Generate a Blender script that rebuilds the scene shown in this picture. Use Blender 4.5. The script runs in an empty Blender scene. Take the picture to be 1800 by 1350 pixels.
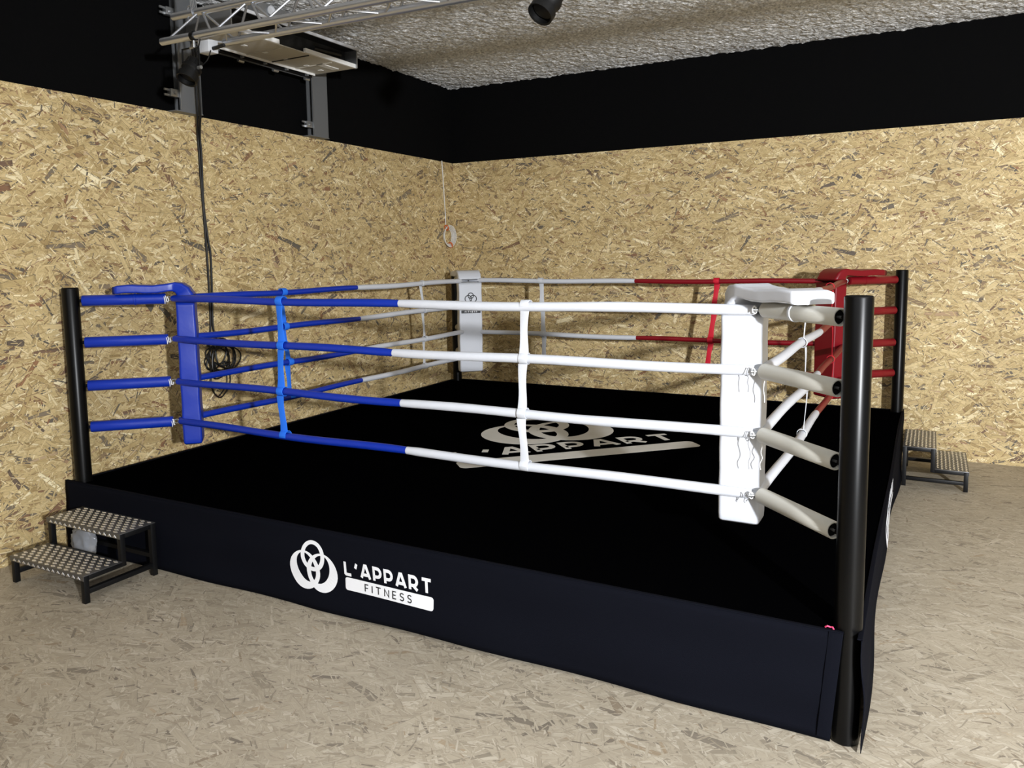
import bpy, bmesh, math, random
from mathutils import Vector, Matrix, noise
S = bpy.context.scene
COL = S.collection
PI = math.pi

# ------------------------------------------------------------------ camera, light, exposure
cam_d = bpy.data.cameras.new('camera'); cam = bpy.data.objects.new('camera', cam_d); COL.objects.link(cam)
cam.location = (5.2459199, -3.3516133, 2.0156890)
cam.rotation_euler = (1.4634104, 0.0136582, 0.4905916)
cam_d.sensor_width = 36; cam_d.lens = 1379.112/1800*36
cam_d.shift_x = 0.0013; cam_d.shift_y = -0.0410
cam_d.clip_start = 0.05
S.camera = cam

w = bpy.data.worlds.new('world'); S.world = w; w.use_nodes = True
w.node_tree.nodes['Background'].inputs[0].default_value = (0.9, 0.95, 1, 1)
w.node_tree.nodes['Background'].inputs[1].default_value = 0.02

def light(name, kind, loc, energy, color, size=None, rot=None, size_y=None):
    d = bpy.data.lights.new(name, kind); d.energy = energy; d.color = color
    o = bpy.data.objects.new(name, d); COL.objects.link(o); o.location = loc
    if kind == 'POINT': d.shadow_soft_size = size
    if kind == 'AREA':
        d.shape = 'RECTANGLE'; d.size = size; d.size_y = size_y or size
    if rot: o.rotation_euler = rot
    return o
lamp = light('flood_lamp', 'SPOT', (8.65, -4.58, 2.50), 3950, (0.94, 0.965, 1.0))
lamp.data.shadow_soft_size = 0.11; lamp.data.spot_size = math.radians(155); lamp.data.spot_blend = 1.0
lamp.rotation_euler = (Vector((5.6, 5.2, 2.3))-lamp.location).to_track_quat('-Z', 'Y').to_euler()
light('fill_light', 'AREA', (4.5, -5.5, 4.0), 140, (0.95, 0.97, 1.0), 6.0, None, 4.0)  # added soft fill above the camera, not a fitting of the room
S.view_settings.view_transform = 'Standard'; S.view_settings.look = 'None'
S.view_settings.gamma = 1; S.view_settings.exposure = 0.0
try: S.view_settings.use_curve_mapping = False
except Exception: pass

# ------------------------------------------------------------------ measured layout
W = 5.0; PH = 0.4854; PT = 1.8483                    # ring side, platform height, post top
XL = -0.1535; YB = 5.2339; HO = 3.2081; HC = 4.1253  # left wall, back wall, board height, ceiling
SC = 0.45                                            # ring corner offset of the ropes
ZR = [1.757, 1.466, 1.160, 0.866]                    # rope heights
RIGHT = 12.0; FRONT = -8.5

# ------------------------------------------------------------------ materials
def srgb(r, g, b):
    f = lambda c: ((c/255)/12.92 if c/255 <= .04045 else ((c/255+.055)/1.055)**2.4)
    return (f(r), f(g), f(b), 1)
def mat(name, col, rough=.5, metal=0, spec=.5, bump=0, bscale=20, bdetail=3, var=0, stretch=None, sheen=0, coat=0):
    m = bpy.data.materials.new(name); m.use_nodes = True; nt = m.node_tree; N = nt.nodes; L = nt.links
    p = N['Principled BSDF']
    p.inputs['Base Color'].default_value = col; p.inputs['Roughness'].default_value = rough
    p.inputs['Metallic'].default_value = metal; p.inputs['Specular IOR Level'].default_value = spec
    if coat: p.inputs['Coat Weight'].default_value = coat; p.inputs['Coat Roughness'].default_value = .2
    if sheen: p.inputs['Sheen Weight'].default_value = sheen
    tc = N.new('ShaderNodeTexCoord'); mp = N.new('ShaderNodeMapping'); L.new(tc.outputs['Object'], mp.inputs[0])
    if stretch: mp.inputs['Scale'].default_value = stretch
    nz = N.new('ShaderNodeTexNoise'); nz.inputs['Scale'].default_value = bscale; nz.inputs['Detail'].default_value = bdetail
    L.new(mp.outputs[0], nz.inputs['Vector'])
    if bump:
        b = N.new('ShaderNodeBump'); b.inputs['Strength'].default_value = bump; b.inputs['Distance'].default_value = .01
        L.new(nz.outputs['Fac'], b.inputs['Height']); L.new(b.outputs[0], p.inputs['Normal'])
    mx = N.new('ShaderNodeMix'); mx.data_type = 'RGBA'; mx.blend_type = 'MULTIPLY'
    mx.inputs[0].default_value = 1
    mr = N.new('ShaderNodeMapRange'); mr.inputs[3].default_value = 1-var; mr.inputs[4].default_value = 1+var
    L.new(nz.outputs['Fac'], mr.inputs[0]); mx.inputs[6].default_value = col
    L.new(mr.outputs[0], mx.inputs[7]); L.new(mx.outputs[2], p.inputs['Base Color'])
    return m

def osb(name, ax, cols, scale=1.0, contrast=1.25, bumpd=.003, rough=.6, spec=.3, long=1.0, seed=0, edge=.6, outline=.48):
    """strand board: layers of rectangular strands, each with its own angle, colour and grain"""
    rnd = random.Random(seed)
    m = bpy.data.materials.new(name); m.use_nodes = True; nt = m.node_tree; N = nt.nodes; L = nt.links
    p = N['Principled BSDF']; p.inputs['Roughness'].default_value = rough; p.inputs['Specular IOR Level'].default_value = spec
    def M(op, a, b=None, c=None):
        n = N.new('ShaderNodeMath'); n.operation = op
        for i, v in enumerate((a, b, c)):
            if v is None: continue
            if isinstance(v, (int, float)): n.inputs[i].default_value = v
            else: L.new(v, n.inputs[i])
        return n.outputs[0]
    g = N.new('ShaderNodeNewGeometry'); sp = N.new('ShaderNodeSeparateXYZ'); L.new(g.outputs['Position'], sp.inputs[0])
    cb = N.new('ShaderNodeCombineXYZ'); L.new(sp.outputs[ax[0]], cb.inputs[0]); L.new(sp.outputs[ax[1]], cb.inputs[1])
    # slight waviness of the strands
    wn = N.new('ShaderNodeTexNoise'); wn.noise_dimensions = '2D'; wn.inputs['Scale'].default_value = 9*scale; wn.inputs['Detail'].default_value = 2
    L.new(cb.outputs[0], wn.inputs['Vector'])
    wv = N.new('ShaderNodeVectorMath'); wv.operation = 'MULTIPLY_ADD'; L.new(wn.outputs['Color'], wv.inputs[0])
    wv.inputs[1].default_value = (.014/scale, .014/scale, 0); L.new(cb.outputs[0], wv.inputs[2])
    base = wv.outputs[0]
    def ramp(fac, stops):
        r = N.new('ShaderNodeValToRGB'); r.color_ramp.interpolation = 'LINEAR'
        e = r.color_ramp.elements
        while len(e) < len(stops): e.new(.5)
        for el, (pos, c) in zip(e, stops): el.position = pos; el.color = (*c, 1)
        L.new(fac, r.inputs[0]); return r.outputs[0]
    # ground of small strands
    mp = N.new('ShaderNodeMapping'); mp.inputs['Scale'].default_value = (14*scale, 60*scale, 1); mp.inputs['Rotation'].default_value = (0, 0, .25)
    L.new(base, mp.inputs[0])
    v0 = N.new('ShaderNodeTexVoronoi'); v0.voronoi_dimensions = '2D'; v0.inputs['Scale'].default_value = 1
    L.new(mp.outputs[0], v0.inputs['Vector'])
    s0 = N.new('ShaderNodeSeparateColor'); L.new(v0.outputs['Color'], s0.inputs[0])
    col = ramp(s0.outputs[0], cols)
    layers = [(30, .022, .0022, 1.5), (22, .030, .0030, 1.5), (24, .030, .0042, 1.2), (16, .042, .0046, 1.4), (18, .036, .0062, 1.0),
              (11, .060, .0056, 1.3), (13, .050, .0080, 1.2), (8, .075, .0090, 1.5), (27, .024, .0020, 1.5), (6, .085, .0105, 1.1), (17, .038, .0034, 1.5), (21, .03, .0022, 1.5), (36, .016, .0017, 1.5)]
    for i, (sc, ll, ww, spread) in enumerate(layers):
        ll *= long
        off = N.new('ShaderNodeMapping'); off.vector_type = 'POINT'
        off.inputs['Location'].default_value = (rnd.uniform(0, 50), rnd.uniform(0, 50), 0)
        off.inputs['Rotation'].default_value = (0, 0, rnd.uniform(-.3, .3)); off.inputs['Scale'].default_value = (scale, scale, 1)
        L.new(base, off.inputs[0])
        v = N.new('ShaderNodeTexVoronoi'); v.voronoi_dimensions = '2D'; v.inputs['Scale'].default_value = sc
        L.new(off.outputs[0], v.inputs['Vector'])
        d = N.new('ShaderNodeVectorMath'); d.operation = 'SUBTRACT'; L.new(off.outputs[0], d.inputs[0]); L.new(v.outputs['Position'], d.inputs[1])
        s = N.new('ShaderNodeSeparateColor'); L.new(v.outputs['Color'], s.inputs[0])
        ang = M('MULTIPLY', M('SUBTRACT', s.outputs[0], .5), spread*1.7)
        vr = N.new('ShaderNodeVectorRotate'); vr.rotation_type = 'Z_AXIS'; L.new(d.outputs[0], vr.inputs['Vector']); L.new(ang, vr.inputs['Angle'])
        sx = N.new('ShaderNodeSeparateXYZ'); L.new(vr.outputs[0], sx.inputs[0])
        lx, ly = sx.outputs[0], sx.outputs[1]
        Lh = M('MULTIPLY_ADD', s.outputs[1], ll*.9, ll*.45); Wh = M('MULTIPLY_ADD', s.outputs[2], ww*1.1, ww*.4)
        # splintered ends
        r1 = M('FRACT', M('MULTIPLY_ADD', s.outputs[0], 7.31, M('MULTIPLY', s.outputs[2], 3.77)))
        fx = M('DIVIDE', M('ABSOLUTE', lx), Lh)
        # a strand narrows towards one end
        Wt = M('MULTIPLY', Wh, M('MULTIPLY_ADD', M('MULTIPLY', M('DIVIDE', lx, Lh), M('SUBTRACT', r1, .4)), .6, 1.0))
        fy = M('DIVIDE', M('ABSOLUTE', ly), Wt)
        f = M('MAXIMUM', fx, fy)
        mk = N.new('ShaderNodeMapRange'); mk.inputs[1].default_value = 1.0; mk.inputs[2].default_value = .95; L.new(f, mk.inputs[0])
        # grain along the strand
        gc = N.new('ShaderNodeCombineXYZ'); L.new(M('MULTIPLY', lx, 10), gc.inputs[0]); L.new(M('MULTIPLY_ADD', ly, 260, M('MULTIPLY', r1, 90)), gc.inputs[1])
        gn = N.new('ShaderNodeTexNoise'); gn.noise_dimensions = '2D'; gn.inputs['Scale'].default_value = 1; gn.inputs['Detail'].default_value = 1; L.new(gc.outputs[0], gn.inputs['Vector'])
        c = ramp(r1, cols)
        br = M('MULTIPLY_ADD', gn.outputs['Fac'], .36*contrast, 1-.18*contrast)
        # thin outline: shade of the cracks round each strand, painted into its colour
        ol = N.new('ShaderNodeMapRange'); ol.inputs[1].default_value = .80; ol.inputs[2].default_value = 1.0; ol.inputs[3].default_value = 1.0; ol.inputs[4].default_value = 1-outline; L.new(f, ol.inputs[0])
        # shade painted along one long edge for a relief look
        el = N.new('ShaderNodeMapRange'); el.inputs[1].default_value = .72; el.inputs[2].default_value = 1.0
        el.inputs[3].default_value = 1.0; el.inputs[4].default_value = 1-edge; L.new(M('DIVIDE', ly, Wt), el.inputs[0])
        br = M('MULTIPLY', M('MULTIPLY', br, el.outputs[0]), ol.outputs[0])
        mu = N.new('ShaderNodeVectorMath'); mu.operation = 'SCALE'; L.new(c, mu.inputs[0]); L.new(br, mu.inputs['Scale'])
        mx = N.new('ShaderNodeMix'); mx.data_type = 'RGBA'; L.new(mk.outputs[0], mx.inputs[0]); L.new(col, mx.inputs[6]); L.new(mu.outputs[0], mx.inputs[7])
        col = mx.outputs[2]
    # broad soft variation of tone
    bn = N.new('ShaderNodeTexNoise'); bn.noise_dimensions = '2D'; bn.inputs['Scale'].default_value = 1.6; bn.inputs['Detail'].default_value = 3; L.new(cb.outputs[0], bn.inputs['Vector'])
    mv = N.new('ShaderNodeVectorMath'); mv.operation = 'SCALE'; L.new(col, mv.inputs[0]); L.new(M('MULTIPLY_ADD', bn.outputs['Fac'], .3, .85), mv.inputs['Scale'])
    L.new(mv.outputs[0], p.inputs['Base Color'])
    b = N.new('ShaderNodeBump'); b.inputs['Strength'].default_value = .8; b.inputs['Distance'].default_value = bumpd
    hv = N.new('ShaderNodeTexVoronoi'); hv.voronoi_dimensions = '2D'; hv.inputs['Scale'].default_value = 1
    hm = N.new('ShaderNodeMapping'); hm.inputs['Scale'].default_value = (16*scale, 70*scale, 1); hm.inputs['Rotation'].default_value = (0, 0, -.3); L.new(base, hm.inputs[0]); L.new(hm.outputs[0], hv.inputs['Vector'])
    hs = N.new('ShaderNodeSeparateColor'); L.new(hv.outputs['Color'], hs.inputs[0])
    L.new(M('ADD', hs.outputs[0], M('MULTIPLY', wn.outputs['Fac'], .8)), b.inputs['Height']); L.new(b.outputs[0], p.inputs['Normal'])
    return m

wall_cols = [(0.0, (.34, .235, .10)), (.10, (.47, .34, .155)), (.30, (.60, .455, .225)), (.45, (.70, .55, .29)), (.60, (.50, .37, .17)), (.70, (.66, .51, .26)), (.77, (.92, .80, .52)), (.81, (.60, .45, .22)),
             (.855, (.31, .195, .09)), (.89, (.24, .19, .13)), (.935, (.115, .10, .08)), (.972, (.30, .15, .075)), (1.0, (.88, .75, .47))]
floor_cols = [(0.0, (0.347, 0.297, 0.224)), (.2, (0.409, 0.353, 0.269)), (.45, (0.454, 0.398, 0.308)), (.62, (0.403, 0.347, 0.263)), (.76, (0.532, 0.476, 0.381)), (.84, (0.420, 0.364, 0.280)),
              (.90, (0.336, 0.286, 0.213)), (.94, (0.280, 0.241, 0.185)), (.975, (0.190, 0.162, 0.129)), (.99, (0.370, 0.286, 0.190)), (1.0, (0.504, 0.448, 0.358))]
M_osb_left = osb('strand_board_left', (1, 2), wall_cols, .64, seed=3)
M_osb_back = osb('strand_board_back', (0, 2), wall_cols, .64, seed=5)
M_osb_floor = osb('strand_board_floor', (0, 1), floor_cols, .62, contrast=.8, bumpd=.0008, rough=.5, long=1.25, seed=9, edge=.3, outline=.2)
M_osb_plain = mat('unseen_grey_wall', (.20, .195, .185, 1), .8, var=.1, bscale=30)
M_black_wall = mat('black_wall_paint', (.002, .002, .0022, 1), .95, spec=.08, bump=.2, bscale=60)
M_canvas = mat('black_canvas', (.0008, .0008, .001, 1), .95, spec=.0, bump=.2, bscale=300)
M_apron = mat('navy_black_cloth', (.0040, .0045, .0076, 1), .9, spec=.04, bump=.2, bscale=400)
M_post = mat('black_powder_coat', (.0015, .0015, .0016, 1), .32, spec=.20)
M_frame = mat('black_frame_paint', (.004, .004, .0045, 1), .45, spec=.25)
M_blue = mat('blue_vinyl', (.003, .028, .36, 1), .38, spec=.5, bump=.12, bscale=14, stretch=(1, 1, 1))
M_bluestrap = mat('light_blue_webbing', (.02, .17, .82, 1), .6, spec=.3, bump=.15, bscale=200)
M_white = mat('white_vinyl', (.60, .62, .67, 1), .42, spec=.45, bump=.25, bscale=9)
M_cream = mat('white_foam_sleeve', (.56, .55, .50, 1), .45, spec=.4, bump=.1, bscale=10)
M_wstrap = mat('white_webbing', (.62, .64, .68, 1), .65, spec=.3, bump=.15, bscale=200)
M_red = mat('red_vinyl', (.20, .003, .009, 1), .4, spec=.45, bump=.12, bscale=14)
M_redstrap = mat('red_webbing', (.55, .012, .03, 1), .6, spec=.3)
M_print_w = mat('white_print', (.80, .81, .84, 1), .55, spec=.3)
M_print_g = mat('grey_white_print', (.62, .61, .57, 1), .6, spec=.3, var=.08, bscale=6)
M_print_k = mat('black_print', (.01, .01, .012, 1), .5)
M_steel = mat('galvanised_steel', (.42, .43, .44, 1), .38, metal=.85, bump=.05, bscale=60, var=.1)
M_alu = mat('aluminium_tube', (.55, .57, .61, 1), .32, metal=.9, bump=.05, bscale=90)
M_tread = mat('checker_plate', (.16, .16, .165, 1), .42, metal=.8, bump=.1, bscale=70, var=.12)
M_relief = mat('polished_relief', (.86, .87, .90, 1), .26, metal=.85, bump=.1, bscale=70)
M_beam = mat('grey_beam_paint', (.16, .165, .17, 1), .5, metal=.3, bump=.05, bscale=30)
M_pale = mat('pale_sheet_metal', (.55, .52, .45, 1), .5, metal=.1, var=.05, bscale=5)
M_whitemetal = mat('white_enamel', (.85, .85, .83, 1), .4)
M_cable = mat('black_cable', (.005, .005, .005, 1), .45)
M_spot = mat('black_spot_paint', (.003, .003, .003, 1), .5, spec=.25)
M_wcable = mat('white_cable', (.75, .74, .70, 1), .5)
M_orange = mat('orange_tape', (.60, .13, .03, 1), .5)
M_cord = mat('white_cord', (.85, .85, .84, 1), .7)
M_darkcord = mat('grey_cord', (.22, .22, .23, 1), .7)
M_foam = mat('black_foam', (.004, .004, .004, 1), .9, spec=.1)
M_grey = mat('light_grey_plastic', (.55, .56, .58, 1), .45)
M_pink = mat('pink_thread', (.75, .06, .16, 1), .6)
M_ceil = bpy.data.materials.new('rough_grey_ceiling'); M_ceil.use_nodes = True
def _ceil():
    nt = M_ceil.node_tree; N = nt.nodes; L = nt.links; p = N['Principled BSDF']; p.inputs['Roughness'].default_value = .85; p.inputs['Specular IOR Level'].default_value = .25
    g = N.new('ShaderNodeNewGeometry'); n1 = N.new('ShaderNodeTexNoise'); n1.inputs['Scale'].default_value = 45; n1.inputs['Detail'].default_value = 5
    L.new(g.outputs['Position'], n1.inputs['Vector'])
    r = N.new('ShaderNodeValToRGB'); r.color_ramp.elements[0].position = .3; r.color_ramp.elements[0].color = (.36, .36, .35, 1)
    r.color_ramp.elements[1].position = .65; r.color_ramp.elements[1].color = (.95, .95, .94, 1); L.new(n1.outputs['Fac'], r.inputs[0]); L.new(r.outputs[0], p.inputs['Base Color'])  # colour follows the bumps: lit tops and shaded hollows painted in
    b = N.new('ShaderNodeBump'); b.inputs['Strength'].default_value = 1; b.inputs['Distance'].default_value = .02; L.new(n1.outputs['Fac'], b.inputs['Height']); L.new(b.outputs[0], p.inputs['Normal'])
_ceil()
M_plastic = bpy.data.materials.new('clear_plastic_film'); M_plastic.use_nodes = True
_p = M_plastic.node_tree.nodes['Principled BSDF']; _p.inputs['Base Color'].default_value = (.50, .52, .56, 1); _p.inputs['Roughness'].default_value = .12
_p.inputs['Transmission Weight'].default_value = .55; _p.inputs['IOR'].default_value = 1.25; _p.inputs['Specular IOR Level'].default_value = .8

# ------------------------------------------------------------------ helpers
def vec(p): return Vector(p)
class MB:
    def __init__(s): s.bm = bmesh.new()
    def box(s, lo, hi, mtx=None, bev=0):
        vs = [s.bm.verts.new(Vector((x, y, z))) for x in (lo[0], hi[0]) for y in (lo[1], hi[1]) for z in (lo[2], hi[2])]
        if mtx:
            for v in vs: v.co = mtx @ v.co
        fs = [s.bm.faces.new([vs[i] for i in q]) for q in ((0, 1, 3, 2), (4, 6, 7, 5), (0, 4, 5, 1), (2, 3, 7, 6), (0, 2, 6, 4), (1, 5, 7, 3))]
        if bev:
            es = list({e for f in fs for e in f.edges})
            bmesh.ops.bevel(s.bm, geom=es, offset=bev, segments=2, affect='EDGES', profile=.5)
        return s
    def frame(s, d):
        d = Vector(d).normalized(); a = Vector((0, 0, 1)) if abs(d.z) < .95 else Vector((1, 0, 0))
        u = d.cross(a).normalized(); return u, u.cross(d).normalized()
    def tube(s, pts, r, n=12, cap=True, closed=False, smooth=True):
        pts = [Vector(p) for p in pts]; rs = r if isinstance(r, (list, tuple)) else [r]*len(pts)
        rings = []; up = None; m = len(pts)
        for i, p in enumerate(pts):
            if closed: d = pts[(i+1) % m]-pts[i-1]
            else: d = pts[min(i+1, m-1)]-pts[max(i-1, 0)]
            d.normalize()
            if up is None: u, v = s.frame(d)
            else:
                u = (up - d*up.dot(d)).normalized(); v = d.cross(u)
            if up is None: v = d.cross(u)
            up = u
            rings.append([s.bm.verts.new(p+(u*math.cos(2*PI*k/n)+v*math.sin(2*PI*k/n))*rs[i]) for k in range(n)])
        last = m if closed else m-1
        for i in range(last):
            a, b = rings[i], rings[(i+1) % m]
            for k in range(n):
                f = s.bm.faces.new((a[k], a[(k+1) % n], b[(k+1) % n], b[k])); f.smooth = smooth
        if cap and not closed:
            s.bm.faces.new(rings[0][::-1]); s.bm.faces.new(rings[-1])
        return s
    def lathe(s, prof, origin, axis, n=24):
        """profile of (radius, height) revolved about axis"""
        o = Vector(origin); ax = Vector(axis).normalized(); u, v = s.frame(ax); v = ax.cross(u)
        rings = [[s.bm.verts.new(o+ax*h+(u*math.cos(2*PI*k/n)+v*math.sin(2*PI*k/n))*max(r, 1e-5)) for k in range(n)] for r, h in prof]
        for a, b in zip(rings, rings[1:]):
            for k in range(n):
                f = s.bm.faces.new((a[k], a[(k+1) % n], b[(k+1) % n], b[k])); f.smooth = True
        return s
    def sweep(s, pts, wv, nv, ws, ts, rnd=.35):
        """rounded rectangular section (width along wv, thickness along nv) along points"""
        rings = []
        for p, wd, nd, w_, t_ in zip(pts, wv, nv, ws, ts):
            p = Vector(p); wd = Vector(wd).normalized(); nd = Vector(nd).normalized(); ring = []
            r = min(w_, t_)*rnd; cs = [(w_/2-r, t_/2-r, 0), (-w_/2+r, t_/2-r, 1), (-w_/2+r, -t_/2+r, 2), (w_/2-r, -t_/2+r, 3)]
            for cx, cy, q in cs:
                for k in range(4):
                    a = (q+k/3)*PI/2
                    ring.append(s.bm.verts.new(p+wd*(cx+r*math.cos(a))+nd*(cy+r*math.sin(a))))
            rings.append(ring)
        n = 16
        for a, b in zip(rings, rings[1:]):
            for k in range(n):
                f = s.bm.faces.new((a[k], a[(k+1) % n], b[(k+1) % n], b[k])); f.smooth = True
        s.bm.faces.new(rings[0][::-1]); s.bm.faces.new(rings[-1])
        return s
    def build(s, name, m, parent=None, autosmooth=True):
        bmesh.ops.recalc_face_normals(s.bm, faces=s.bm.faces)
        me = bpy.data.meshes.new(name); s.bm.to_mesh(me); s.bm.free(); me.materials.append(m)
        o = bpy.data.objects.new(name, me); COL.objects.link(o)
        if parent:
            o.parent = parent; o.matrix_parent_inverse = Matrix.Translation(-Vector(parent.location)) if not any(parent.rotation_euler) else Matrix.Identity(4)
        if autosmooth:
            for e in me.edges: pass
            try: me.set_sharp_from_angle(angle=math.radians(40))
            except Exception: pass
        return o
def tag(o, label=None, cat=None, group=None, kind=None):
    if label: o['label'] = label
    if cat: o['category'] = cat
    if group: o['group'] = group
    if kind: o['kind'] = kind
    return o
def thing(name, loc, label, cat, group=None):
    o = bpy.data.objects.new(name, None); COL.objects.link(o); o.location = loc; o.empty_display_size = .1
    return tag(o, label, cat, group)

# ------------------------------------------------------------------ room shell
TH = .018
wl = MB().box((XL-TH-.2, FRONT, 0), (XL-TH, YB+TH+.2, HC+.03)).build('wall_left', M_black_wall); tag(wl, 'wall of strand boards with a black painted band above, left of the ring', kind='structure')
wb = MB().box((XL-TH, YB+TH, 0), (RIGHT, YB+TH+.2, HC+.03)).build('wall_back', M_black_wall); tag(wb, 'wall of strand boards with a black painted band above, behind the ring', kind='structure')
wr = MB().box((RIGHT, FRONT, 0), (RIGHT+.2, YB+TH+.2, HC+.03)).build('wall_right', M_osb_plain); tag(wr, 'plain grey wall outside the picture on the right', kind='structure')
wf = MB().box((XL-TH-.2, FRONT-.2, 0), (RIGHT+.2, FRONT, HC+.03)).build('wall_front', M_osb_plain); tag(wf, 'plain grey wall behind the camera', kind='structure')
# strand boards: four courses, staggered joints
G = .0012
def boards(axis, a0, a1, joints, mtl, parent):
    for row in range(4):
        z0, z1 = row*HO/4, (row+1)*HO/4
        xs = sorted([j for j in joints[row] if a0 < j < a1]); xs = [a0]+xs+[a1]
        for s0, s1 in zip(xs, xs[1:]):
            b = MB()
            if axis == 'y': b.box((XL-TH, s0+G/2, z0+G/2*(row > 0)), (XL, s1-G/2, z1-G/2))
            else: b.box((s0+G/2, YB, z0+G/2*(row > 0)), (s1-G/2, YB+TH, z1-G/2))
            b.build('board', mtl, parent)
def jn(first, step=2.96): return [first+step*k for k in range(-6, 7)]
boards('y', FRONT, YB, [jn(1.6), jn(.14), jn(.145), jn(.12)], M_osb_left, wl)
boards('x', XL, RIGHT, [jn(5.23), jn(3.1), jn(4.49), jn(5.045)], M_osb_back, wb)
fl = MB().box((XL-.5, FRONT-.2, -.15), (RIGHT+.2, YB+.3, -TH)).build('floor', M_frame); tag(fl, 'pale greyish strand board floor around the ring', kind='structure')
k = 0
for i in range(-3, 7):
    x0 = 3.668+3.2*i; x1 = x0+3.2
    ys = [FRONT]+[y for y in [(-7.3 if i % 2 else -5.6)+3.2*j for j in range(5)] if FRONT < y < YB]+[YB+TH]
    lo, hi = max(x0, XL-TH), min(x1, RIGHT)
    if hi <= lo: continue
    for y0, y1 in zip(ys, ys[1:]):
        MB().box((lo+.0003, y0+.0003, -TH), (hi-.0003, y1-.0003, 0)).build('board', M_osb_floor, fl)
# ceiling: rough sprayed coating, real relief where the picture shows it
bm = bmesh.new()
gx0, gx1, gy0, gy1, st = XL-TH, 7.2, 1.2, YB+TH, .022
nx, ny = int((gx1-gx0)/st), int((gy1-gy0)/st)
def ch(x, y):
    q = Vector((x*13, y*13, 0)); q2 = Vector((x*34, y*34, 7))
    return .014*noise.noise(q)+.011*noise.noise(q2)+.006*noise.noise(Vector((x*4, y*4, 3)))
vv = [[bm.verts.new((gx0+(gx1-gx0)*i/nx, gy0+(gy1-gy0)*j/ny, HC-.004+ch(gx0+(gx1-gx0)*i/nx, gy0+(gy1-gy0)*j/ny))) for j in range(ny+1)] for i in range(nx+1)]
for i in range(nx):
    for j in range(ny):
        f = bm.faces.new((vv[i][j], vv[i][j+1], vv[i+1][j+1], vv[i+1][j]))
mb = MB(); mb.bm.free(); mb.bm = bm
mb.box((XL-TH-.2, FRONT-.2, HC+.02), (RIGHT+.2, YB+.3, HC+.2)); mb.box((gx1, FRONT, HC), (RIGHT, YB+TH, HC+.025)); mb.box((XL-TH, FRONT, HC), (gx1, gy0, HC+.025))
ce = mb.build('ceiling', M_ceil, autosmooth=False); tag(ce, 'rough grey sprayed ceiling', kind='structure')

# ------------------------------------------------------------------ lettering by strokes
def arc(cx, cy, rx, ry, a0, a1, n=8): return [(cx+rx*math.cos(math.radians(a0+(a1-a0)*i/n)), cy+ry*math.sin(math.radians(a0+(a1-a0)*i/n))) for i in range(n+1)]
GL = {
 'L': (.56, [[(0, 1), (0, .05), (.05, 0), (.5, 0)]]),
 "'": (.14, [[(.12, 1), (0, .62)]]),
 'A': (.74, [[(0, 0), (.31, 1), (.43, 1), (.74, 0)], [(.12, .28), (.62, .28)]]),
 'P': (.58, [[(0, 0), (0, 1), (.3, 1)]+arc(.3, .67, .28, .33, 90, -90)+[(0, .34)]]),
 'R': (.62, [[(0, 0), (0, 1), (.3, 1)]+arc(.3, .67, .28, .33, 90, -90)+[(0, .34)], [(.26, .34), (.6, 0)]]),
 'T': (.70, [[(0, 1), (.7, 1)], [(.35, 1), (.35, 0)]]),
 'F': (.48, [[(0, 0), (0, 1), (.48, 1)], [(0, .5), (.42, .5)]]),
 'I': (.0, [[(0, 0), (0, 1)]]),
 'N': (.62, [[(0, 0), (0, 1), (.62, 0), (.62, 1)]]),
 'E': (.48, [[(.48, 0), (0, 0), (0, 1), (.48, 1)], [(0, .5), (.42, .5)]]),
 'S': (.52, [[(.5, .88)]+arc(.27, .75, .24, .25, 55, 270, 8)+arc(.27, .25, .25, .25, 90, -125, 8)+[(.0, .1)]]),
}
def stroke(path, wd):
    """quads along a thick polyline with mitred joints"""
    P = []
    for p in path:
        if not P or (Vector(p)-P[-1]).length > 1e-4: P.append(Vector(p))
    out = []; n = len(P); L_, R_ = [], []
    for i in range(n):
        d0 = (P[i]-P[i-1]).normalized() if i else (P[1]-P[0]).normalized()
        d1 = (P[i+1]-P[i]).normalized() if i < n-1 else d0
        n0 = Vector((-d0.y, d0.x)); n1 = Vector((-d1.y, d1.x)); m_ = (n0+n1)
        if m_.length < .2: m_ = n0.copy()
        m_.normalize(); c = max(.5, m_.dot(n0)); off = m_*(wd/2/c)
        L_.append(P[i]+off); R_.append(P[i]-off)
    for i in range(n-1): out.append([L_[i], L_[i+1], R_[i+1], R_[i]])
    return out
def text_glyphs(txt, height, wd, gap):
    x = 0; gs = []
    for chh in txt:
        a, st_ = GL[chh]; q = []
        for pth in st_: q += stroke([(x+wd/2+px*height, wd/2+py*(height-wd)) for px, py in pth], wd)
        gs.append(q); x += a*height+wd+gap
    return gs, x-gap
def letters(txt, height, wd, gap, fit, x, y, fn, m, parent, lift):
    """writes txt with each letter a part; fit = total width or None to centre on x"""
    gs, tot = text_glyphs(txt, height, wd, gap); k_ = fit/tot if fit else 1
    if not fit: x -= tot/2
    for g in gs: print_mesh([[Vector((p.x*k_+x, p.y+y)) for p in q] for q in g], fn, 'letter', m, parent, lift)
def ell(cx, cy, rx, ry, rot=0, n=36):
    c, s_ = math.cos(rot), math.sin(rot)
    return [Vector((cx+c*rx*math.cos(2*PI*i/n)-s_*ry*math.sin(2*PI*i/n), cy+s_*rx*math.cos(2*PI*i/n)+c*ry*math.sin(2*PI*i/n))) for i in range(n)]
def mark_quads(thin=1.0):
    """three interlocked loops, unit width, thick outside and thin inside"""
    q = []
    for (o, i_) in (((0, .17, .255, .265, 0), (.0, .175, .175, .195, 0)),
                    ((-.185, -.095, .325, .335, .30), (-.15, -.045, .190, .262, .42)),
                    ((.185, -.095, .325, .335, -.30), (.15, -.045, .190, .262, -.42))):
        a, b = ell(*o), ell(*i_)
        for k_ in range(36): q.append([a[k_], a[(k_+1) % 36], b[(k_+1) % 36], b[k_]])
    return q
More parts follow.
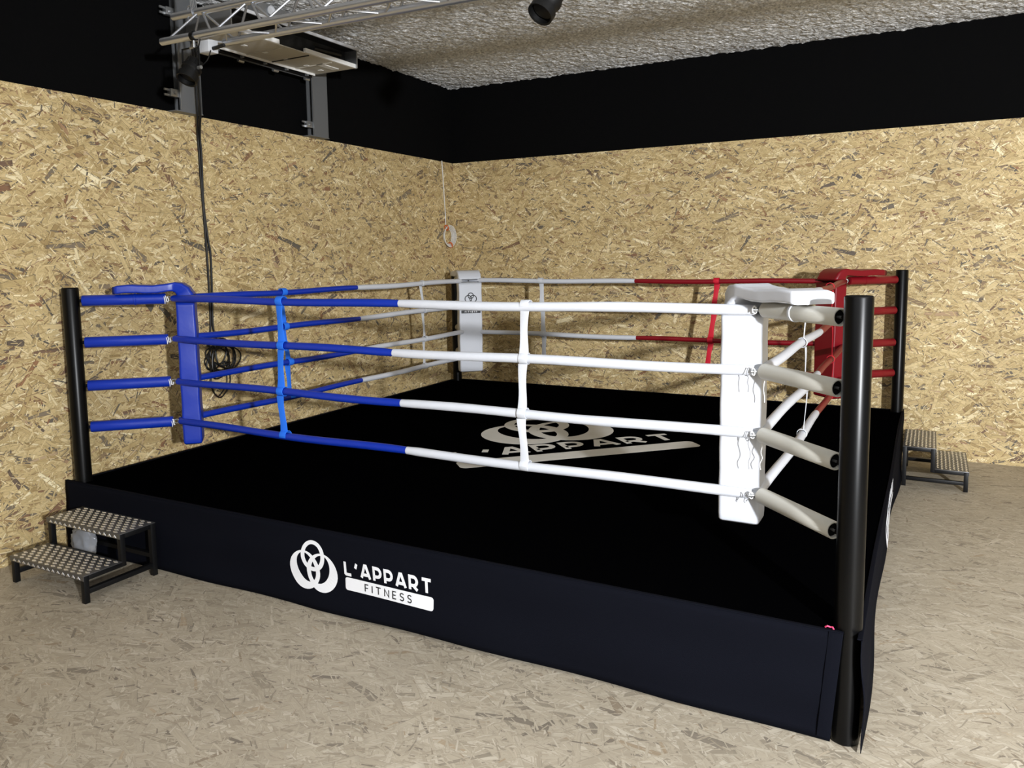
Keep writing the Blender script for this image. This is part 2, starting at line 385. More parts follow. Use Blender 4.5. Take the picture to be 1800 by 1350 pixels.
def print_mesh(quads, fn, name, m, parent, lift):
    """fn maps (u, v, lift) to a point on the carrying surface; the print is a thin raised film"""
    b = bmesh.new()
    for i, qd in enumerate(quads):
        l_ = lift+.00004*(i % 5)
        vs = [b.verts.new(fn(p.x, p.y, l_)) for p in qd]
        vb = [b.verts.new(fn(p.x, p.y, l_-.0007)) for p in qd]
        try:
            b.faces.new(vs)
            for k_ in range(4): b.faces.new((vs[k_], vb[k_], vb[(k_+1) % 4], vs[(k_+1) % 4]))
        except Exception: pass
    mb_ = MB(); mb_.bm.free(); mb_.bm = b
    return mb_.build(name, m, parent, autosmooth=False)
def shift(qs, dx, dy, s_=1): return [[Vector((p.x*s_+dx, p.y*s_+dy)) for p in q] for q in qs]
def bar_quads(x0, x1, y0, y1, r, n=24):
    """rounded bar cut in vertical slices so that it can follow a wavy surface"""
    q = []; xs = [x0+r*(1-math.cos(PI/2*i/5)) for i in range(6)]+[x0+r+(x1-x0-2*r)*i/n for i in range(1, n)]+[x1-r+r*math.sin(PI/2*i/5) for i in range(6)]
    def h(x):
        if x < x0+r: d = x0+r-x
        elif x > x1-r: d = x-(x1-r)
        else: d = 0
        return r-math.sqrt(max(0, r*r-d*d))
    for a, b in zip(xs, xs[1:]): q.append([Vector((a, y0+h(a))), Vector((b, y0+h(b))), Vector((b, y1-h(b))), Vector((a, y1-h(a)))])
    return q

# ------------------------------------------------------------------ platform, canvas, aprons
pf = thing('ring_platform', (2.5, 2.5, 0), 'low square black platform carrying the boxing ring', 'platform')
nt_ = .075; E0 = -.045; E1 = W+.045
def notched(z0, z1, e0, e1, nn, name, m, parent):
    b = bmesh.new(); c0 = e0+nn; c1 = e1-nn
    pts = [(c0, e0), (c1, e0), (c1, e0+nn), (e1, e0+nn), (e1, c1), (c1, c1), (c1, e1), (c0, e1), (c0, c1), (e0, c1), (e0, c0), (c0, c0)]
    lo = [b.verts.new((x, y, z0)) for x, y in pts]; hi = [b.verts.new((x, y, z1)) for x, y in pts]
    b.faces.new(lo[::-1]); b.faces.new(hi)
    for i in range(12): b.faces.new((lo[i], lo[(i+1) % 12], hi[(i+1) % 12], hi[i]))
    mb_ = MB(); mb_.bm.free(); mb_.bm = b; return mb_.build(name, m, parent)
notched(.38, PH-.012, E0+.01, E1-.01, .12, 'deck', M_frame, pf)
for x in (.15, 1.7, 3.3, 4.85):
    for y in (.15, 1.7, 3.3, 4.85):
        MB().box((x-.03, y-.03, 0), (x+.03, y+.03, .38)).build('leg', M_frame, pf)
cv = thing('ring_canvas', (2.5, 2.5, PH), 'black canvas mat covering the ring platform, with a large pale logo', 'canvas')
notched(PH-.012, PH, E0, E1, .115, 'mat', M_canvas, cv)
tag(cv.children[0])
# mat logo, reading along the diagonal
r2 = 1/math.sqrt(2)
def matfn(u, v, l_): return Vector(((u-v)*r2, (u+v)*r2, PH+l_))
letters("L'APPART", .25, .048, .045, 1.92, 2.625, -.345, matfn, M_print_g, cv, .0012)
tag(print_mesh(bar_quads(2.6, 4.59, -.61, -.41, .05), matfn, 'logo_bar', M_print_g, cv, .0012), 'pale grey bar under the lettering')
tag(print_mesh(shift(mark_quads(), 3.60, .42, 1.16), matfn, 'logo_mark', M_print_g, cv, .0012), 'pale grey mark of three interlocked loops')

def wave(s_, z, side):
    h = 1-z/PH
    if side == 'front':
        return .010*h*math.sin(s_*2.3+.6)+.006*math.sin(s_*6.1+z*9)*h+.004*math.sin(s_*1.3-z*24)+.0012*noise.noise(Vector((s_*4, z*14, 1)))+(.022*max(0, (.55-s_)/.6)*h)
    return .014*h*math.sin(s_*1.15+2.2)+.012*math.sin(s_*3.4+z*6)*h+.004*math.sin(s_*2-z*20)
def apron(name_label, side, s0, s1, fn, zb, n=120):
    t = thing('apron', fn((s0+s1)/2, 0, 0), name_label, 'apron', 'black cloth aprons round the platform')
    b = bmesh.new(); mz = 14
    g = [[None]*(mz+1) for _ in range(n+1)]; g2 = [[None]*(mz+1) for _ in range(n+1)]
    for i in range(n+1):
        s_ = s0+(s1-s0)*i/n; b0 = zb(s_)
        for j in range(mz+1):
            z = b0+(PH+.004-b0)*j/mz
            g[i][j] = b.verts.new(fn(s_, z, 0)); g2[i][j] = b.verts.new(fn(s_, z, -.003))
    for i in range(n):
        for j in range(mz):
            f = b.faces.new((g[i][j], g[i+1][j], g[i+1][j+1], g[i][j+1])); f.smooth = True
            f = b.faces.new((g2[i][j+1], g2[i+1][j+1], g2[i+1][j], g2[i][j])); f.smooth = True
        for j in (0, mz): b.faces.new((g[i][j], g2[i][j], g2[i+1][j], g[i+1][j]))
    for i in (0, n):
        for j in range(mz): b.faces.new((g[i][j], g[i][j+1], g2[i][j+1], g2[i][j]))
    mb_ = MB(); mb_.bm.free(); mb_.bm = b; mb_.build('cloth', M_apron, t, autosmooth=False)
    # folded top hem
    h = MB(); h.sweep([fn(s0+(s1-s0)*i/n, PH+.003, -.008) for i in range(n+1)], [fn(1, PH, -.1)-fn(1, PH, 0)]*(n+1), [(0, 0, 1)]*(n+1), [.02]*(n+1), [.006]*(n+1), .3)
    h.build('top_hem', M_apron, t)
    return t
ff = lambda s_, z, l_: Vector((s_-.04*max(0, s_-4)*(1-z/PH), -.062-l_-wave(s_, z, 'front'), z))
zbf = lambda s_: .006+.016*max(0, math.sin((s_-2.2)/2.1*PI))if 2.2 < s_ < 4.3 else .006
ap = apron('navy black cloth apron with white logo along the near side of the platform', 'front', -.11, 4.988, ff, zbf)
# stitched end panel with vertical fold beside the near post
MB().sweep([ff(4.960, z, .003) for z in (.02, .2, .35, .488)], [(1, 0, 0)]*4, [(0, -1, 0)]*4, [.052]*4, [.004]*4, .3).build('end_hem', M_apron, ap)
def skirt_logo(fn, parent, s_mid=2.505):
    # lockup: mark on the left, name and bar on the right
    x0 = s_mid-.505
    tag(print_mesh(shift(mark_quads(), x0+.173, .268, .345), fn, 'logo_mark', M_print_w, parent, .0022), 'white mark of three interlocked loops')
    letters("L'APPART", .092, .0185, .015, .598, x0+.402, .2535, fn, M_print_w, parent, .0022)
    tag(print_mesh(bar_quads(x0+.405, x0+1.005, .170, .244, .016, 20), fn, 'logo_bar', M_print_w, parent, .0022), 'white bar under the lettering')
    letters('FITNESS', .046, .0062, .021, None, x0+.705, .184, fn, M_print_k, parent, .0052)
skirt_logo(lambda u, v, l_: ff(u, v+.0, l_), ap)
fr = lambda s_, z, l_: Vector((5.058+l_+wave(s_, z, 'right')+(.004*(1-z/PH)*max(0, 1-s_/.6)), s_, z))
ap2 = apron('black cloth apron with white logo on the right-hand side of the platform', 'right', -.09, 5.1, fr, lambda s_: .012)
skirt_logo(lambda u, v, l_: fr(u, v, l_), ap2)
apron('black cloth apron on the platform side along the left wall', 'left', -.06, 5.06, lambda s_, z, l_: Vector((-.058-l_-.3*wave(s_, z, 'right'), s_, z)), lambda s_: .012, 60)
apron('black cloth apron on the platform side along the back wall', 'back', -.06, 5.06, lambda s_, z, l_: Vector((s_, 5.06+l_+.3*wave(s_, z, 'right'), z)), lambda s_: .012, 60)
tag(MB().tube([(4.918, -.045, PH+.008), (4.926, -.05, PH+.016), (4.938, -.047, PH+.012), (4.946, -.052, PH+.016), (4.95, -.048, PH+.006)], .0035, 8).build('thread_tuft', M_pink), 'small pink tuft of thread on the platform edge by the near right post', 'thread')

# ------------------------------------------------------------------ posts
R_P = .055
def post(x, y, label, z0=0.0):
    t = thing('corner_post', (x, y, z0), label, 'post', 'black ring posts')
    MB().lathe([(0, z0), (R_P-.006, z0), (R_P, z0+.006), (R_P, PT-.008), (R_P-.002, PT-.003)], (x, y, 0), (0, 0, 1), 40).build('tube', M_post, t)
    MB().lathe([(R_P-.002, PT-.003), (R_P-.006, PT), (0, PT+.0005)], (x, y, 0), (0, 0, 1), 40).build('end_cap', M_foam, t)
    cx, cy = (2.5-x), (2.5-y); d = Vector((cx, cy, 0)).normalized()
    for z in ZR:
        MB().tube([Vector((x, y, z))+d*(R_P-.004), Vector((x, y, z))+d*(R_P+.03)], .012, 10).build('eye_bolt', M_foam, t)
    return t
post(0, 0, 'black round ring post at the blue corner, leftmost in view')
post(0, W, 'black round ring post hidden partly behind the white pad in the far corner')
post(W, W, 'black round ring post at the red corner')
post(W, 0, 'black round ring post nearest the camera, standing down to the floor')

# ------------------------------------------------------------------ ropes, tubes, pads, straps
CN = {'A': Vector((SC, SC, 0)), 'B': Vector((SC, W-SC, 0)), 'C': Vector((W-SC, W-SC, 0)), 'D': Vector((W-SC, SC, 0))}
PO = {'A': Vector((0, 0, 0)), 'B': Vector((0, W, 0)), 'C': Vector((W, W, 0)), 'D': Vector((W, 0, 0))}
order = ['topmost', 'second from top', 'third from top', 'lowest']
def rope_pt(p, q, t, i, sag):
    v = p.lerp(q, t); L_ = (q-p).length
    v = v+Vector((0, 0, -sag*4*t*(1-t)+.004*math.sin(t*17+i*2.1)))
    side = (q-p).normalized().cross(Vector((0, 0, 1)))
    return v+side*(.006*math.sin(t*11+i*1.7))
def rope(a, b, i, mats, split, where, sag=.008):
    z = ZR[i]; p, q = CN[a]+Vector((0, 0, z)), CN[b]+Vector((0, 0, z))
    d = (q-p).normalized(); p = p+d*.03; q = q-d*.03
    t = thing('ring_rope', p, f'{order[i]} rope {where}', 'rope', 'ring ropes')
    n = 44; rr = .0245
    for s0, s1, m, nm in ((0, split, mats[0], 0), (split, 1, mats[1], 1)):
        pts = []; rs = []; nn = max(6, int(n*(s1-s0)))
        for k_ in range(nn+1):
            t_ = s0+(s1-s0)*k_/nn; pts.append(rope_pt(p, q, t_, i, sag))
            r_ = rr*(1+.05*noise.noise(Vector((t_*22, i*3.3, nm*5+s0))))
            if k_ == 0 or k_ == nn: r_ *= .90
            if m is M_white: r_ *= 1.06
            rs.append(r_)
        o = MB().tube(pts, rs, 16).build('sleeve', m, t)
        tag(o, {M_blue: 'blue vinyl rope sleeve', M_white: 'white vinyl rope sleeve', M_red: 'red vinyl rope sleeve'}[m])
    for e, dd in ((p, -1), (q, 1)):
        MB().tube([e-d*dd*.002, e+d*dd*.022], .010, 10).build('end_fitting', M_steel, t)
sides = [('A', 'D', (M_blue, M_white), (.490, .478, .490, .496), 'on the near side of the ring, blue then white'),
         ('A', 'B', (M_blue, M_white), (.506, .510, .515, .513), 'on the left side of the ring, blue then white'),
         ('B', 'C', (M_white, M_red), (.500, .502, .505, .506), 'on the far side of the ring, white then red'),
         ('D', 'C', (M_white, M_red), (.535, .534, .525, .536), 'on the right side of the ring, white then red')]
for a, b, ms, sp, wh in sides:
    for i in range(4): rope(a, b, i, ms, sp[i], wh)

def squig(o, r, n, seed, rad, drop=0, mtl=None, name='lacing', parent=None, lab=None):
    rn = random.Random(seed); pts = []
    a = rn.uniform(0, 6)
    for k_ in range(n):
        a += rn.uniform(.7, 1.5)
        pts.append(o+Vector((math.cos(a)*r*.5, math.sin(a*.7)*r*.5, math.sin(a)*r)))
    if drop:
        e = pts[-1]
        for k_ in range(1, 6): pts.append(e+Vector((rn.uniform(-.006, .006), rn.uniform(-.004, .004), -drop*k_/5)))
    # smooth
    sm = []
    for k_ in range(len(pts)-1):
        p0, p1, p2, p3 = pts[max(k_-1, 0)], pts[k_], pts[k_+1], pts[min(k_+2, len(pts)-1)]
        for s_ in (0, .25, .5, .75):
            sm.append(.5*((2*p1)+(-p0+p2)*s_+(2*p0-5*p1+4*p2-p3)*s_*s_+(-p0+3*p1-3*p2+p3)*s_**3))
    sm.append(pts[-1])
    o_ = MB().tube(sm, rad, 6).build(name, mtl, parent)
    if lab: tag(o_, lab)
cn = {'A': ('blue', M_blue, 'blue corner on the left'), 'B': ('white', M_cream, 'far white corner'), 'C': ('red', M_red, 'red corner'), 'D': ('white', M_cream, 'nearest white corner')}
for c in 'ABCD':
    cname, m, wh = cn[c]; d = (CN[c]-PO[c]).normalized()
    for i in range(4):
        z = Vector((0, 0, ZR[i])); s0 = PO[c]+z+d*(R_P+(.045 if c == 'D' else .018)); s1 = PO[c]+z+d*(SC*math.sqrt(2)-.028)
        droop = {'A': (0, -.002, -.002, .006), 'D': (0, 0, 0, 0), 'C': (.012, .006, .004, .0), 'B': (0, 0, 0, 0)}[c][i]
        t = thing('turnbuckle_cover', s0, f'{cname} padded tube behind the {order[i]} rope, {wh}', 'padded tube', f'{cname} padded tubes of the {wh}')
        b = MB(); u = (s1-s0).normalized(); L_ = (s1-s0).length; r = .038
        b.lathe([(r-.007, .045), (r-.007, 0), (r-.002, -.001), (r, .002), (r, L_*.5), (r, L_-.003), (r-.004, L_), (.012, L_)], s0, u, 28)
        o = b.build('sleeve', m, t)
        MB().lathe([(.008, .018), (r-.008, .018), (r-.008, L_-.01), (0, L_-.01)], s0, u, 20).build('foam_core', M_foam, t)
        MB().tube([s0-u*.012, s0+u*.03], .0055, 10).build('bolt', M_steel, t)
        jp = s1+u*.022
        # shackle ring joining tube and ropes
        v_ = Vector((0, 0, 1)); MB().tube([jp+u*.018*math.cos(a)+v_*.014*math.sin(a) for a in [2*PI*k_/12 for k_ in range(12)]], .004, 8, closed=True).build('shackle', M_steel, t)
        if c == 'A':
            squig(jp+Vector((.012, -.034, 0)), .022, 9, 10+i, .0032, mtl=M_cord, parent=t, lab='white lacing cord')
            squig(jp+Vector((0, -.036, -.01)), .026, 6, 40+i, .0028, mtl=M_cord, parent=t, lab='white lacing cord')
        if c == 'D':
            jq = jp+Vector((-.03, -.035, 0))
            squig(jq, .018, 9, 20+i, .0028, mtl=M_cord, parent=t, lab='white lacing cord')
            if i: squig(jq+Vector((-.02, -.012, -.005)), .022, 5, 30+i, .0018, drop=(0, .07, .15, .03)[i], mtl=M_darkcord, parent=t, lab='grey loose cord end')
            if i in (1, 2): squig(jq+Vector((.05, -.01, -.015)), .015, 4, 60+i, .0018, drop=.14, mtl=M_cord, parent=t, lab='white loose cord end')
            MB().tube([jq+Vector((-.012, 0, 0)), jq+Vector((.03, .012, 0))], .009, 10).build('clevis', M_steel, t)
        if c == 'C':
            squig(jp+Vector((0, -.03, 0)), .02, 6, 50+i, .004, mtl=M_cord if i == 0 else M_redstrap, parent=t, lab='lacing cord')

def wn(o):
    md = o.modifiers.new('weighted_normals', 'WEIGHTED_NORMAL'); md.weight = 90; md.keep_sharp = False
def pad(c, w_, d_top, d_up, lat, yaw, m, label, zb=.69, t_up=.13, t_top=.058):
    P = PO[c]; d = (CN[c]-P).normalized(); l_ = Vector((-d.y, d.x, 0))
    t = thing('corner_pad', P+d*d_up+l_*lat+Vector((0, 0, zb)), label, 'corner pad', 'padded corner cushions')
    n_up = Matrix.Rotation(yaw, 3, 'Z') @ d; w_up = Matrix.Rotation(yaw, 3, 'Z') @ l_
    base = P+d*d_up+l_*lat
    # upright part, softly bulging
    zs = [zb, zb+.012, zb+.04]+[zb+.04+(1.745-zb-.04)*k_/22 for k_ in range(1, 23)]
    n = len(zs)
    ws = [w_*.93, w_*.985, w_]+[w_*(1+.012*math.sin(k_*1.3)) for k_ in range(n-3)]
    ts = [t_up*.86, t_up*.97, t_up]+[t_up*(1+.03*math.sin(k_*.9)) for k_ in range(n-3)]
    b = MB().sweep([base+Vector((0, 0, z)) for z in zs], [w_up]*n, [n_up]*n, ws, ts, .13)
    wn(b.build('upright_pad', m, t, autosmooth=False))
    # top part: lies over the uppermost tube and bends down at its inner end
    zt = ZR[0]+.039+t_top/2; pts = []; wv = []; nv = []; tt = []; ww = []
    top0 = P+d*d_top+Vector((0, 0, zt)); x_b = (base-P).dot(d); run = x_b-.075-d_top
    for k_ in range(13):
        f = k_/12; pts.append(top0+d*run*f+l_*lat*f*.3+Vector((0, 0, .006*math.sin(f*7)+.012*f))); wv.append(l_); nv.append(Vector((0, 0, 1)))
        e = .86 if k_ == 0 else (.97 if k_ == 1 else 1); tt.append(t_top*e*(1+.05*math.sin(k_*2.2))); ww.append(w_*(.97 if k_ == 0 else 1))
    pc = pts[-1]; R_ = .05; tgt = base+Vector((0, 0, pc.z-R_-.03))
    for k_ in range(1, 9):
        a = PI/2*k_/8; f = k_/8
        p_ = pc+(tgt-pc)*0+ (tgt-Vector((pc.x, pc.y, tgt.z)))*math.sin(a)+Vector((0, 0, -(pc.z-tgt.z)*(1-math.cos(a))))
        nn = (Vector((0, 0, 1))*math.cos(a)+(d*(1-f)+n_up*f).normalized()*math.sin(a))
        pts.append(p_); wv.append((l_*(1-f)+w_up*f)); nv.append(nn); tt.append((t_top*(1-f)+t_up*f)*(1+(.05 if k_ % 2 else -.05))); ww.append(w_*(1+(.012 if k_ % 2 else -.012)))
    n = len(pts)
    wn(MB().sweep(pts, wv, nv, ww, tt, .22).build('top_pad', m, t, autosmooth=False))
    # tie band round the tube under the top pad
    bd = P+d*(d_top+.12)+Vector((0, 0, ZR[0])); MB().lathe([(.0385, 0), (.042, .002), (.042, .014), (.0385, .016)], bd, d, 24).build('tie_band', m, t)
    return t, base, n_up, w_up
pad('A', .20, .28, .735, .075, 0, M_blue, 'blue padded cushion hanging in the left corner of the ring')
pad('D', .20, .26, .775, .0, math.radians(-45), M_white, 'white padded cushion hanging in the corner nearest the camera', zb=.70, t_up=.165)
pad('C', .275, .30, .80, .0, 0, M_red, 'red padded cushion hanging in the red corner', zb=.68)
tB, bB, nB, wB = pad('B', .275, .30, .70, .0, 0, M_white, 'white padded cushion with small black logo in the far corner', zb=.69)
ftB = lambda u, v, l_: bB+nB*(.063+l_)+wB*u+Vector((0, 0, v))
tag(print_mesh(bar_quads(-.115, .115, 1.378, 1.412, .004, 4), ftB, 'logo_bar', M_print_k, tB, .004), 'black bar')
letters('FITNESS', .020, .004, .009, None, 0, 1.385, ftB, M_print_w, tB, .0055)
letters("L'APPART", .042, .009, .003,   .22, -.11, 1.430, ftB, M_print_k, tB, .004)
mk = []
for (cx, cy, r_) in ((0, .17, .25), (-.19, -.07, .30), (.19, -.07, .30)):
    a, b = ell(cx, cy, r_, r_), ell(cx, cy, r_-.07, r_-.07)
    for kk in range(36): mk.append([a[kk], a[(kk+1) % 36], b[(kk+1) % 36], b[kk]])
tag(print_mesh(shift(mk, 0, 1.555, .15), ftB, 'logo_mark', M_print_k, tB, .004), 'black mark of three interlocked loops')

def strap(a, b, pos, m, width, label, seed, dz=(0, 0, 0, 0)):
    """webbing spacer looped round the four ropes"""
    rn = random.Random(seed); A_, B_ = CN[a], CN[b]; d = (B_-A_).normalized(); out = d.cross(Vector((0, 0, 1)))
    if out.dot(Vector((2.5, 2.5, 0))-(A_+B_)/2) > 0: out = -out
    s0 = pos[0]; base = A_+d*(s0-(SC if True else 0))
    t = thing('spacer_strap', base+Vector((0, 0, ZR[3])), label, 'strap', 'spacer straps tying the ropes together')
    P = [A_+d*(pos[i]-SC)+Vector((0, 0, ZR[i]-.003)) for i in range(4)]
    for i in range(4):   # loop
        pts = []; nvs = []
        R_ = .0305
        bm_ = MB(); n = 16
        for k_ in range(n+1):
            a_ = 2*PI*k_/n; e = out*math.cos(a_)+Vector((0, 0, 1))*math.sin(a_)
            pts.append(P[i]+e*R_); nvs.append(e)
        bm_.sweep(pts, [d]*(n+1), nvs, [width*.92]*(n+1), [.004]*(n+1), .3); bm_.build('loop', m, t)
    for i in range(3):
        n = 10; pts = []; wv = []; ws = []; nvs = []
        for k_ in range(n+1):
            f = k_/n; p_ = P[i].lerp(P[i+1], f)
            zz = P[i].z-.028+(P[i+1].z+.028-(P[i].z-.028))*f
            p_ = Vector((p_.x, p_.y, zz))+out*(.006*math.cos(f*PI)+.016)+d*(.0015*math.sin(f*PI*2+seed+i))
            tw = .1*math.sin(f*PI+i+seed)
            pts.append(p_); wv.append(d*math.cos(tw)+out*math.sin(tw)); nvs.append(out*math.cos(tw)-d*math.sin(tw)); ws.append(width*(1-.22*math.sin(f*PI)))
        MB().sweep(pts, wv, nvs, ws, [.004]*(n+1), .3).build('webbing', m, t)
strap('A', 'D', (1.515, 1.513, 1.49, 1.50), M_bluestrap, .060, 'bright blue webbing strap across the near ropes', 1)
strap('A', 'D', (3.307, 3.293, 3.280, 3.292), M_wstrap, .056, 'white webbing strap across the near ropes', 2)
strap('A', 'B', (1.56, 1.565, 1.60, 1.60), M_bluestrap, .060, 'bright blue webbing strap across the left side ropes', 3)
strap('A', 'B', (3.615, 3.64, 3.645, 3.63), M_wstrap, .045, 'white webbing strap across the left side ropes', 4)
strap('B', 'C', (1.40, 1.41, 1.425, 1.43), M_wstrap, .060, 'white webbing strap across the far ropes', 5)
strap('B', 'C', (3.355, 3.33, 3.30, 3.27), M_redstrap, .060, 'red webbing strap across the far ropes', 6)
strap('D', 'C', (1.84, 1.80, 1.92, 1.90), M_wstrap, .040, 'white webbing strap across the right side ropes', 7)
strap('D', 'C', (3.25, 3.30, 3.45, 3.40), M_redstrap, .040, 'red webbing strap across the right side ropes', 8)

# ------------------------------------------------------------------ steps
def steps(loc, rotz, label):
    t = thing('ring_steps', loc, label, 'steps', 'two-step metal stairs at the ring')
    t.rotation_euler = (0, 0, rotz)
    w_, dp, h = .74, .25, .175; s_ = .033
    hw = w_/2
    def put(b, nm, m):
        o_ = b.build(nm, m, t); o_.matrix_parent_inverse = Matrix.Identity(4); return o_
    # local: y=0 at the ring side, steps descend to -y
    for sx in (-1, 1):
        x0 = hw-s_ if sx > 0 else -hw; x1 = x0+s_
        for nm, y0, y1, z0, z1 in (('leg', -s_, 0, 0, 2*h-.005), ('upright', -dp, -dp+s_, h-.035, 2*h-.005), ('leg', -2*dp, -2*dp+s_, 0, h-.005),
                                   ('rail', -dp+s_, -s_, 2*h-.035, 2*h-.006), ('rail', -2*dp+s_, -dp, h-.035, h-.006), ('rail', -2*dp+s_, -s_, .055, .085)):
            put(MB().box((x0, y0, z0), (x1, y1, z1), None, .002), nm, M_frame)
    for y0, z0 in ((-.03, .12), (-dp, h-.035), (-dp+.003, 2*h-.035), (-2*dp+.003, h-.035)):
        put(MB().box((-hw+s_, y0, z0), (hw-s_, y0+.025, z0+.027)), 'cross_bar', M_frame)
    for n_, z, y1 in ((0, 2*h, 0), (1, h, -dp+.002)):
        b = MB(); y0 = y1-dp-.006
        b.box((-hw-.004, y0, z-.005), (hw+.004, y1, z), None, .0015); b.box((-hw-.004, y0, z-.032), (hw+.004, y0+.003, z-.004))
        put(b, 'tread', M_tread)
        b = MB(); tr = t.children[-1]
        nx, ny = 11, 4
        for i in range(nx):
            for j in range(ny*2):
                cx = -hw+.03+(w_-.06)*(i+.5*(j % 2))/(nx-.5); cy = y0+.02+(dp-.035)*(j/(ny*2-1))
                a, c_ = .025, .0125
                p = [Vector((cx-a, cy, z)), Vector((cx, cy-c_, z)), Vector((cx+a, cy, z)), Vector((cx, cy+c_, z))]
                vs = [b.bm.verts.new(v) for v in p]; vt = [b.bm.verts.new(Vector((cx, cy, z))+(v-Vector((cx, cy, z)))*.6+Vector((0, 0, .0045))) for v in p]
                b.bm.faces.new(vt)
                for k_ in range(4): b.bm.faces.new((vs[k_], vs[(k_+1) % 4], vt[(k_+1) % 4], vt[k_]))
        for i in range(14):
            cx = -hw+.02+(w_-.04)*(i+.5)/14
            p = [Vector((cx-.02, y0, z-.027)), Vector((cx+.02, y0, z-.027)), Vector((cx, y0, z-.008))]
            vs = [b.bm.verts.new(v) for v in p]; vt = [b.bm.verts.new(v+Vector((0, -.0025, 0))+(Vector((cx, y0, z-.02))-v)*.3) for v in p]
            b.bm.faces.new(vt)
            for k_ in range(3): b.bm.faces.new((vs[k_], vs[(k_+1) % 3], vt[(k_+1) % 3], vt[k_]))
        o = b.build('relief', M_relief, t, autosmooth=False); o.parent = tr; o.matrix_parent_inverse = Matrix.Identity(4)
    return t
steps((.52, -.115, 0), 0, 'black framed checker plate steps in front of the blue corner, left of the ring')
steps((5.085, 4.47, 0), PI/2, 'black framed checker plate steps at the right side of the ring by the back wall')
# crumpled plastic bag under the left steps
b = bmesh.new(); bmesh.ops.create_icosphere(b, subdivisions=4, radius=1)
for v in b.verts:
    n_ = noise.noise(v.co*2.0)*.16+abs(noise.noise(v.co*4.5))*.22-.05; v.co = v.co*(1+n_); v.co = Vector((.27+v.co.x*.115, -.20+v.co.y*.05, .145+v.co.z*.125))
for f in b.faces: f.smooth = True
mb_ = MB(); mb_.bm.free(); mb_.bm = b; tag(mb_.build('plastic_bag', M_plastic, autosmooth=False), 'crumpled clear plastic bag tucked under the steps left of the ring', 'bag')

# ------------------------------------------------------------------ wall cables
def wobble(pts, seed, amp=.004, n=8):
    out = []; P = [Vector(p) for p in pts]
    for k_ in range(len(P)-1):
        p0, p1, p2, p3 = P[max(k_-1, 0)], P[k_], P[k_+1], P[min(k_+2, len(P)-1)]
        for i in range(n):
            s_ = i/n; out.append(.5*((2*p1)+(-p0+p2)*s_+(2*p0-5*p1+4*p2-p3)*s_*s_+(-p0+3*p1-3*p2+p3)*s_**3))
    out.append(P[-1]); return out
XW = XL+.012
t = thing('power_cable', (XW, 1.3, 1.15), 'bundle of black cables hanging down the left wall and coiled behind the blue ropes', 'cable')
c1 = [(-.02, 1.15, 4.0), (-.02, 1.18, 3.6), (-.02, 1.185, 3.28), (XW+.01, 1.27, 3.05), (XW, 1.284, 2.9), (XW, 1.284, 2.75), (XW, 1.295, 2.45), (XW, 1.306, 2.06), (XW, 1.309, 1.7), (XW, 1.30, 1.45), (XW, 1.26, 1.3)]
c2 = [(.0, 1.17, 4.0), (.0, 1.19, 3.6), (.0, 1.20, 3.28), (XW+.012, 1.29, 3.05), (XW, 1.306, 2.9), (XW, 1.300, 2.5), (XW, 1.326, 2.2), (XW, 1.345, 2.06), (XW, 1.335, 1.7), (XW, 1.33, 1.45), (XW, 1.38, 1.3)]
MB().tube(wobble(c1, 1), .0095, 8).build('strand', M_cable, t); MB().tube(wobble(c2, 2), .0095, 8).build('strand', M_cable, t)
rn = random.Random(7)
for k_ in range(9):
    pts = []; cy, cz = 1.36+rn.uniform(-.03, .05), 1.21+rn.uniform(-.06, .05); ra, rb = rn.uniform(.08, .16), rn.uniform(.11, .17); ph = rn.uniform(0, 6); tilt = rn.uniform(-.7, .5)
    for i in range(28):
        a = 2*PI*i/28; u_, v_ = ra*math.cos(a)*(1+.1*math.sin(3*a+ph)), rb*math.sin(a)*(1+.12*math.sin(2*a+ph))
        pts.append((XW+.004+.011*k_*.7+.004*math.sin(a*2), cy+u_*math.cos(tilt)-v_*math.sin(tilt), cz+u_*math.sin(tilt)+v_*math.cos(tilt)))
    MB().tube(pts, .0062, 6, closed=True).build('coil', M_cable, t)
for k_ in range(2):   # loops hanging below the tie
    pts = [(XW+.01+.01*k_, 1.33+.01*k_, 1.16), (XW+.012+.01*k_, 1.27-.02*k_, 1.0-.015*k_), (XW+.01+.01*k_, 1.33+.02*k_, .86-.012*k_), (XW+.01+.01*k_, 1.44+.03*k_, .98), (XW+.012+.01*k_, 1.40+.015*k_, 1.16)]
    MB().tube(wobble(pts, k_), .0055, 6).build('coil', M_cable, t)
MB().tube([(XW+.05+.045*math.cos(a), 1.385+.05*math.sin(a), 1.14+.01*math.sin(a)) for a in [2*PI*i/14 for i in range(14)]], .008, 6, closed=True).build('tie', M_cable, t)
XC = XL+.010
t = thing('white_cable_coil', (XC, 5.03, 2.28), 'white cable hanging in the room corner, its end coiled into a ring with orange ties', 'cable')
MB().tube(wobble([(XC, 4.966, 3.215), (XC, 4.985, 3.0), (XC, 5.005, 2.75), (XC, 5.022, 2.55), (XC, 5.022, 2.42), (XC, 5.01, 2.385)], 3), .006, 8).build('strand', M_wcable, t)
for k_ in range(5):
    ra = .088+.008*k_; pts = [(XC+.006+.008*k_, 5.052+(ra*1.12)*math.cos(a)+.004*k_, 2.292+ra*1.12*math.sin(a)) for a in [2*PI*i/28 for i in range(28)]]
    MB().tube(pts, .0055, 6, closed=True).build('coil', M_wcable, t)
for a in (2.0, 5.0):
    p = Vector((XC+.022, 5.058+.115*math.cos(a), 2.292+.115*math.sin(a))); rd = Vector((0, math.cos(a), math.sin(a)))
    MB().tube([p+rd*.032*math.cos(b_)+Vector((.026, 0, 0))*math.sin(b_) for b_ in [2*PI*i/12 for i in range(12)]], .009, 6, closed=True).build('tie', M_orange, t)

